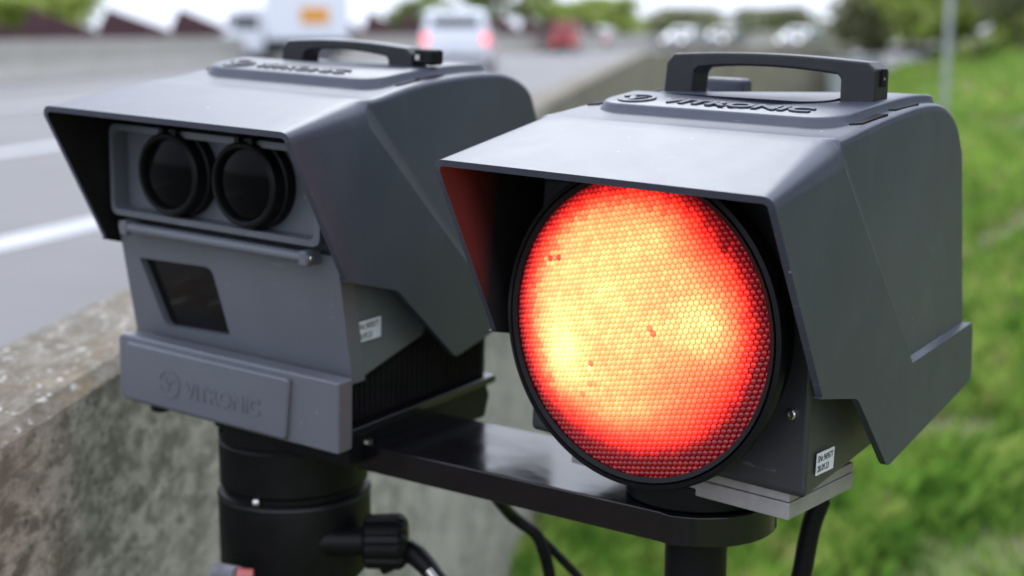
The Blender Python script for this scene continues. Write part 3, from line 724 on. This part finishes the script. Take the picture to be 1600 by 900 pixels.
# dark red backing between the lenslets
lathe('lens_backing', [(RL*k/8+.0005, .0750-.012*(1-(k/8)**2)) for k in range(9)], 'black_in', lens, 'y', LC, 48, False)
for sx in (-1, 1):
    sc = lathe('screw', [(.0042,.1125), (.0042,.1090), (.0032,.1080), (.0015,.1080), (.0012,.1090)], 'steel', fl, 'y', (sx*.1165, 0, -.1745), 16)
st = box('serial_sticker', (.1308, .1285, -.2235), (.1314, .157, -.2062), 'sticker', fl)
text_mesh('lettering', 'SNr.969577', 'ink', st, (.1315, .1300, -.2135), (0, 1, 0), (0, 0, 1), .0052, .0250, .0001, .012)
text_mesh('lettering', '28.09.23', 'ink', st, (.1315, .1300, -.2212), (0, 1, 0), (0, 0, 1), .0052, .0185, .0001, .012)
box('mounting_plate', (-.090, .1180, -.2458), (.1160, .228, -.2380), 'alu', fl, .0008); box('mounting_plate', (-.090, .1175, -.2602), (.1165, .2285, -.2464), 'alu', fl, .0012)

# ------------------------------------------------------------------ left device: measuring camera
LP, LA = (-.3068, 1.2378, -.075), (.9464, 2.6739, -32.8214)
lc = tag(device('speed_camera', LP, LA), 'grey hooded roadside speed camera with two black lenses over a dark window', 'speed camera')
PLT = [(0,0), (.110,.0195), (.135,.0195), (.19,.0275), (.24,.0315), (.31,.0335), (.37,.0295), (.415,.012), (.433,-.02)]
hd, profL = make_hood(lc, PLT, (.440,-.150), [(.0617,-.133), (.148,-.1565), (.2445,-.2406), (.45,-.212), (.45,-.158)], (.285,-.162))
pad = hook_pad('handle_platform', lc, profL, -.112, .166, .108, .345, .066, .230, .008, 'grey')
sl = (ztop(profL, .2)-ztop(profL, .175))/.025
text_mesh('lettering', 'VITRONIC', 'grey', pad, (-.058, .1785, ztop(profL, .1785)+.0078), (1, 0, 0), (0, 1, sl), .018, .115, .0016, .03)
logo_mesh('emblem', 'grey', pad, (-.082, .188, ztop(profL, .188)+.0078), (1, 0, 0), (0, 1, sl), .0165, .0016)
h = make_handle(lc, .262, -.083, .088, .012, .0575, .013, .030, .0095)
box('latch_clip', (.0882, .249, .042), (.112, .268, .0575), 'black', h, .003); box('latch_pin', (.092, .2475, .047), (.097, .249, .052), 'steel', h)
for xc, a, b in ((.120, .182, .215), (.116, .218, .26), (-.120, .182, .215), (-.116, .218, .26)): slot(lc, profL, xc, a, b, .0035)
bl_ = prism('body', [(.0975,-.012), (.0975,-.120), (.1175,-.238), (.225,-.219), (.238,-.205), (.40,-.195), (.40,-.03), (.18,-.02)], -.141, .133, 'grey2', lc, .003, 'x', 2); taper(bl_, .14, .108)
# lower front panel with window opening, leaning back
def pan(x, z, out=0.): return (x, .0795+(-.115-z)*.18-out, z)
o4 = [(-.143,-.117), (.135,-.117), (.135,-.2395), (-.143,-.2395)]; w4 = [(-.1215,-.1525), (-.0235,-.1490), (-.0120,-.2165), (-.0995,-.2205)]
def ring_panel(name, outer, inner, f, th, mat, parent):
    def rs(poly, angs, c):
        res = []
        for a in angs:
            d = (math.cos(a), math.sin(a)); best = None
            for (x0, z0), (x1, z1) in zip(poly, poly[1:]+poly[:1]):
                ex, ez = x1-x0, z1-z0; den = d[0]*ez-d[1]*ex
                if abs(den) < 1e-12: continue
                t_ = ((x0-c[0])*ez-(z0-c[1])*ex)/den; s_ = ((x0-c[0])*d[1]-(z0-c[1])*d[0])/den
                if t_ > 0 and -1e-6 <= s_ <= 1+1e-6 and (best is None or t_ < best): best = t_
            res.append((c[0]+d[0]*best, c[1]+d[1]*best))
        return res
    c = (sum(q[0] for q in inner)/len(inner), sum(q[1] for q in inner)/len(inner))
    angs = sorted(set([round(math.atan2(q[1]-c[1], q[0]-c[0]), 6) for q in outer+inner]+[round(-math.pi+2*math.pi*k/40+.01, 6) for k in range(40)]))
    O, I = rs(outer, angs, c), rs(inner, angs, c); n_ = len(angs); bm = bmesh.new()
    a = [bm.verts.new(f(*q, 0)) for q in O]; b = [bm.verts.new(f(*q, 0)) for q in I]; d = [bm.verts.new(f(*q, -th)) for q in I]; e = [bm.verts.new(f(*q, -th)) for q in O]
    for k in range(n_):
        k2 = (k+1) % n_
        bm.faces.new((a[k], a[k2], b[k2], b[k])); bm.faces.new((b[k], b[k2], d[k2], d[k])); bm.faces.new((a[k2], a[k], e[k], e[k2]))
    return bm_obj(name, bm, mat, parent)
fp = ring_panel('front_panel', round_poly(o4, .002, 2), round_poly(w4, [.002, .009, .004, .007], 4), pan, .019, 'grey2', lc)
wd = round_poly([(x*1.04+.002, z) for x, z in w4], .004, 3)
mesh_obj('window_glass', [pan(x, z, -.008) for x, z in wd], [tuple(range(len(wd)))], 'glass', lc)
# lens tray
tr = rrect(-.137, -.108, .126, -.020, .009, 5); ti = rrect(-.131, -.102, .120, -.026, .006, 5)
n_ = len(tr); bm = bmesh.new(); lp = [[bm.verts.new((x, y, z)) for x, z in pts] for pts, y in ((tr, .0905), (tr, .0665), (ti, .0655), (ti, .084))]
for a, b in zip(lp, lp[1:]):
    for k in range(n_): bm.faces.new((a[k], a[(k+1)%n_], b[(k+1)%n_], b[k]))
bm.faces.new(lp[-1]); tray = bm_obj('lens_tray', bm, 'grey2', lc, 40)
for cx in (-.0525, .0425):
    C = (cx, 0, -.0605)
    lb = lathe('lens_barrel', [(.0415,.084), (.0415,.073), (.039,.072), (.039,.064), (.0385,.060), (.0365,.0585), (.0335,.0585), (.0325,.061), (.0318,.080), (.001,.080)], 'black', lc, 'y', C, 64, False, 30)
    lathe('rim', [(.0336,.0583), (.0345,.0578), (.0352,.0583)], 'black', lb, 'y', C, 64, False)
    V = [(0.0005, .0585)]+[(.0326*k/6, .0585+.0045*(k/6)**2) for k in range(1, 7)]
    lathe('lens_glass', V, 'lensglass', lb, 'y', C, 48, False)
    for dx in (-.008, .008): box('clip', (cx+dx-.003, .060, -.0245), (cx+dx+.003, .074, -.0175), 'black', lb, .001)
# wiper-like tube under the tray
tb = tube('rail', [(-.122, .0665, -.1185), (.117, .0665, -.1185)], .0052, 'grey2', lc, 20)
for xx in (-.116, .111):
    box('rail_bracket', (xx-.005, .0605, -.126), (xx+.005, .082, -.1115), 'grey2', tb, .0025)
lathe('screw', [(.0012,.118), (.0028,.1182), (.0032,.1172)], 'steel', tb, 'x', (0, .0665, -.1185), 14)
# name plate block
npz = [(-.137,-.232), (-.133,-.228), (.145,-.228), (.145,-.296), (-.132,-.296), (-.137,-.290)]
npo = prism('name_plate', npz, .070, .091, 'grey2', lc, .003, 'y', 2)  # lighter than the hood's paint: front light put into its colour
raised = round_poly([(-.1215,-.2335), (.091,-.2335), (.086,-.2925), (-.1215,-.2925)], .004, 3)
rp = prism('raised_panel', raised, .0650, .0725, 'grey2', npo, .0034, 'y', 3)
text_mesh('lettering', 'VITRONIC', 'grey2', npo, (-.041, .0657, -.2755), (1, 0, 0), (0, 0, 1), .0165, .0965, .0016, .03)
logo_mesh('emblem', 'grey2', npo, (-.062, .0657, -.2655), (1, 0, 0), (0, 0, 1), .0145, .0016)
lathe('foot_screw', [(.010,-.296), (.010,-.304), (.006,-.306)], 'black', npo, 'z', (-.098, .088, 0), 20); lathe('foot_screw', [(.007,-.296), (.007,-.303), (.004,-.305)], 'black', npo, 'z', (-.015, .088, 0), 16)
# ribbed heat sink and base
hs = prism('heat_sink', [(.094,-.281), (.335,-.281), (.335,-.205), (.24,-.205), (.225,-.222), (.118,-.241), (.094,-.241)], -.128, .124, 'black_in', lc)
for k in range(28): box('fin', (.1225, .100+k*.0082, -.278), (.1262, .1035+k*.0082, -.242+.0011*k), 'black_in', lc)
box('base_plate', (-.06, .100, -.290), (.137, .338, -.2815), 'black_gloss', lc, .0015)
prism('base_block', [(.102,-.291), (.332,-.291), (.338,-.305), (.330,-.328), (.102,-.320)], -.035, .13, 'black', lc, .002)
st = box('serial_sticker', (.1332, .1075, -.2018), (.1338, .1445, -.1826), 'sticker', lc)
text_mesh('lettering', 'SNr.969577', 'ink', st, (.1339, .1105, -.1905), (0, 1, 0), (0, 0, 1), .0058, .031, .0001, .012)
text_mesh('lettering', '28.09.23', 'ink', st, (.1339, .1105, -.1995), (0, 1, 0), (0, 0, 1), .0058, .021, .0001, .012)

# ------------------------------------------------------------------ mount: arm, tripod, cables
u = Vector((.806, -.592, 0)).normalized(); nrm = Vector((.592, .806, 0)).normalized()
c0 = Vector((.031, 1.239, 0)); zt = CZ-.3815; wid = .064
arm = tag(empty('mounting_arm', (c0.x, c0.y, zt), (0, 0, math.atan2(u.y, u.x))), 'black flat metal arm joining the two devices', 'arm')
cap = [(-.173, -wid), (.155, -wid)]+[(.155+.067*math.sin(R(a)), -.067*math.cos(R(a))) for a in range(10, 171, 10)]+[(.155, wid), (-.173, wid)]
plate_ = prism('arm_plate', cap, -.026, 0, 'black_gloss', arm, .0018, 'z', 3)
prism('clamp_disc', [(.155+.060*math.cos(R(a)), .060*math.sin(R(a))) for a in range(0, 360, 8)], 0.001, .0215, 'black', arm, .001, 'z')
box('arm_neck', (-.245, -.045, -.024), (-.173, .045, .006), 'black', arm, .003)
lathe('arm_bolt', [(.006,.0), (.006,.003), (.004,.004)], 'steel', arm, 'z', (-.166, -.058, 0), 14)
lathe('stub_post', [(.0262,-.026), (.0262,-.12), (.022,-.125), (.022,-.30)], 'black', arm, 'z', (.155, 0, 0), 40)
ax = Vector((-.2215, 1.3905, 0))
tp = tag(empty('tripod', (ax.x, ax.y, 0)), 'black tripod with thick round head under the speed camera', 'tripod')
lathe('tripod_head', [(.074, CZ-.336), (.0745, CZ-.340), (.0745, CZ-.398), (.073, CZ-.400), (.073, CZ-.402), (.0745, CZ-.404), (.0745, CZ-.446), (.0715, CZ-.450), (.0715, CZ-.454), (.076, CZ-.456), (.0768, CZ-.459), (.0768, CZ-.530), (.0745, CZ-.538), (.062, CZ-.553), (.050, CZ-.558), (.050, CZ-.60)], 'black', tp, 'z', (0,0,0), 72)
lathe('head_ring', [(.0770, CZ-.4575), (.0776, CZ-.4590), (.0770, CZ-.4605)], 'handle', tp, 'z', (0,0,0), 72, False)
a = R(-111)
for da, zz in ((0, -.4515), (26, -.352)):
    q = Vector((math.cos(a+R(da))*.0735, math.sin(a+R(da))*.0735, CZ+zz)); lathe('screw', [(.0045, -.003), (.0045, .002), (.003, .0035)], 'steel', tp, 'x', q, 12)
# knurled knob
kq = px(602, 846, d=1.335)-Vector((ax.x, ax.y, 0)); N = 60; prof = []
bm = bmesh.new(); rows = []
for xx, rr in ((-.021, .020), (-.018, .0255), (.014, .0265), (.019, .024), (.022, .019)):
    rows.append([bm.verts.new((kq.x+xx, kq.y+rr*(1+(.04 if k % 5 < 3 else -.05))*math.cos(2*math.pi*k/N*1.0), kq.z+rr*(1+(.04 if k % 5 < 3 else -.05))*math.sin(2*math.pi*k/N))) for k in range(N)])
for a_, b_ in zip(rows, rows[1:]):
    for k in range(N): bm.faces.new((a_[k], a_[(k+1)%N], b_[(k+1)%N], b_[k]))
bm.faces.new(rows[0]); bm.faces.new(rows[-1][::-1]); bm_obj('clamp_knob', bm, 'black', tp)
tube('knob_shaft', [(0, kq.y, kq.z), (kq.x-.018, kq.y, kq.z)], .014, 'black', tp, 16)
p1 = px(640, 862, d=1.33)-Vector((ax.x, ax.y, 0)); p2 = px(690, 912, d=1.30)-Vector((ax.x, ax.y, 0))
lv = tube('lock_lever', smooth_pts([p1-Vector((.03, 0, .015)), p1, p2], 4), [.010, .011, .012, .012, .012, .011, .010, .009, .008], 'black', tp, 12)
tube('lever_pin', [p2+Vector((-.012, -.012, .018)), p2+Vector((-.004, -.018, .010))], .004, 'steel', lv, 10)
g1 = px(338, 893, d=1.32)-Vector((ax.x, ax.y, 0)); g2 = px(372, 899, d=1.30)-Vector((ax.x, ax.y, 0)); g3 = px(396, 899, d=1.30)-Vector((ax.x, ax.y, 0))
lv2 = tube('release_lever', [g1-Vector((.004, 0, 0)), g1, g2], [.006, .009, .009], 'greyplastic', tp, 14); tube('lever_cap', [g2, g3], [.0075, .0062], 'redcap', lv2, 14)
tube('centre_column', [(0, 0, CZ-.58), (0, 0, .55)], .028, 'black', tp, 20)
for k in range(3):
    a = R(-50+120*k); rr = .50 if k != 1 else .30
    lg = tube('leg', [(.05*math.cos(a), .05*math.sin(a), CZ-.60), (rr*.5*math.cos(a), rr*.5*math.sin(a), .62), (rr*math.cos(a), rr*math.sin(a), -.22)], [.022, .019, .015], 'black', tp, 14)
    lathe('rubber_foot', [(.02, -.02), (.024, .01), (.018, .03)], 'rubber', lg, 'z', (rr*math.cos(a), rr*math.sin(a), -.22), 14)
def cable(pts, r, label, sub=8):
    P_ = smooth_pts(pts, sub); o = tube('cable', P_, r, 'black', None, 14); tag(o, label, 'cable', 'cables hanging from the devices'); return o
D = 1.36
cable([px(770, 770, d=1.30), px(800, 806, d=D), px(836, 833, d=D), px(850, 862, d=D), px(860, 905, d=D), px(868, 960, d=D), px(880, 1100, d=D)], .0062, 'thick black cable bending down behind the arm')
cable([px(846, 842, d=D+.01), px(872, 868, d=D+.01), px(906, 905, d=D+.01), px(945, 960, d=D), px(970, 1100, d=D)], .0045, 'thin black cable slanting right from the thick one')
cable([px(1292, 730, d=1.20), px(1284, 775, d=1.19), px(1268, 820, d=1.19), px(1256, 880, d=1.19), px(1248, 940, d=1.19), px(1244, 1150, d=1.19)], [.0088]*41, 'wide black cable hanging below the flash unit')
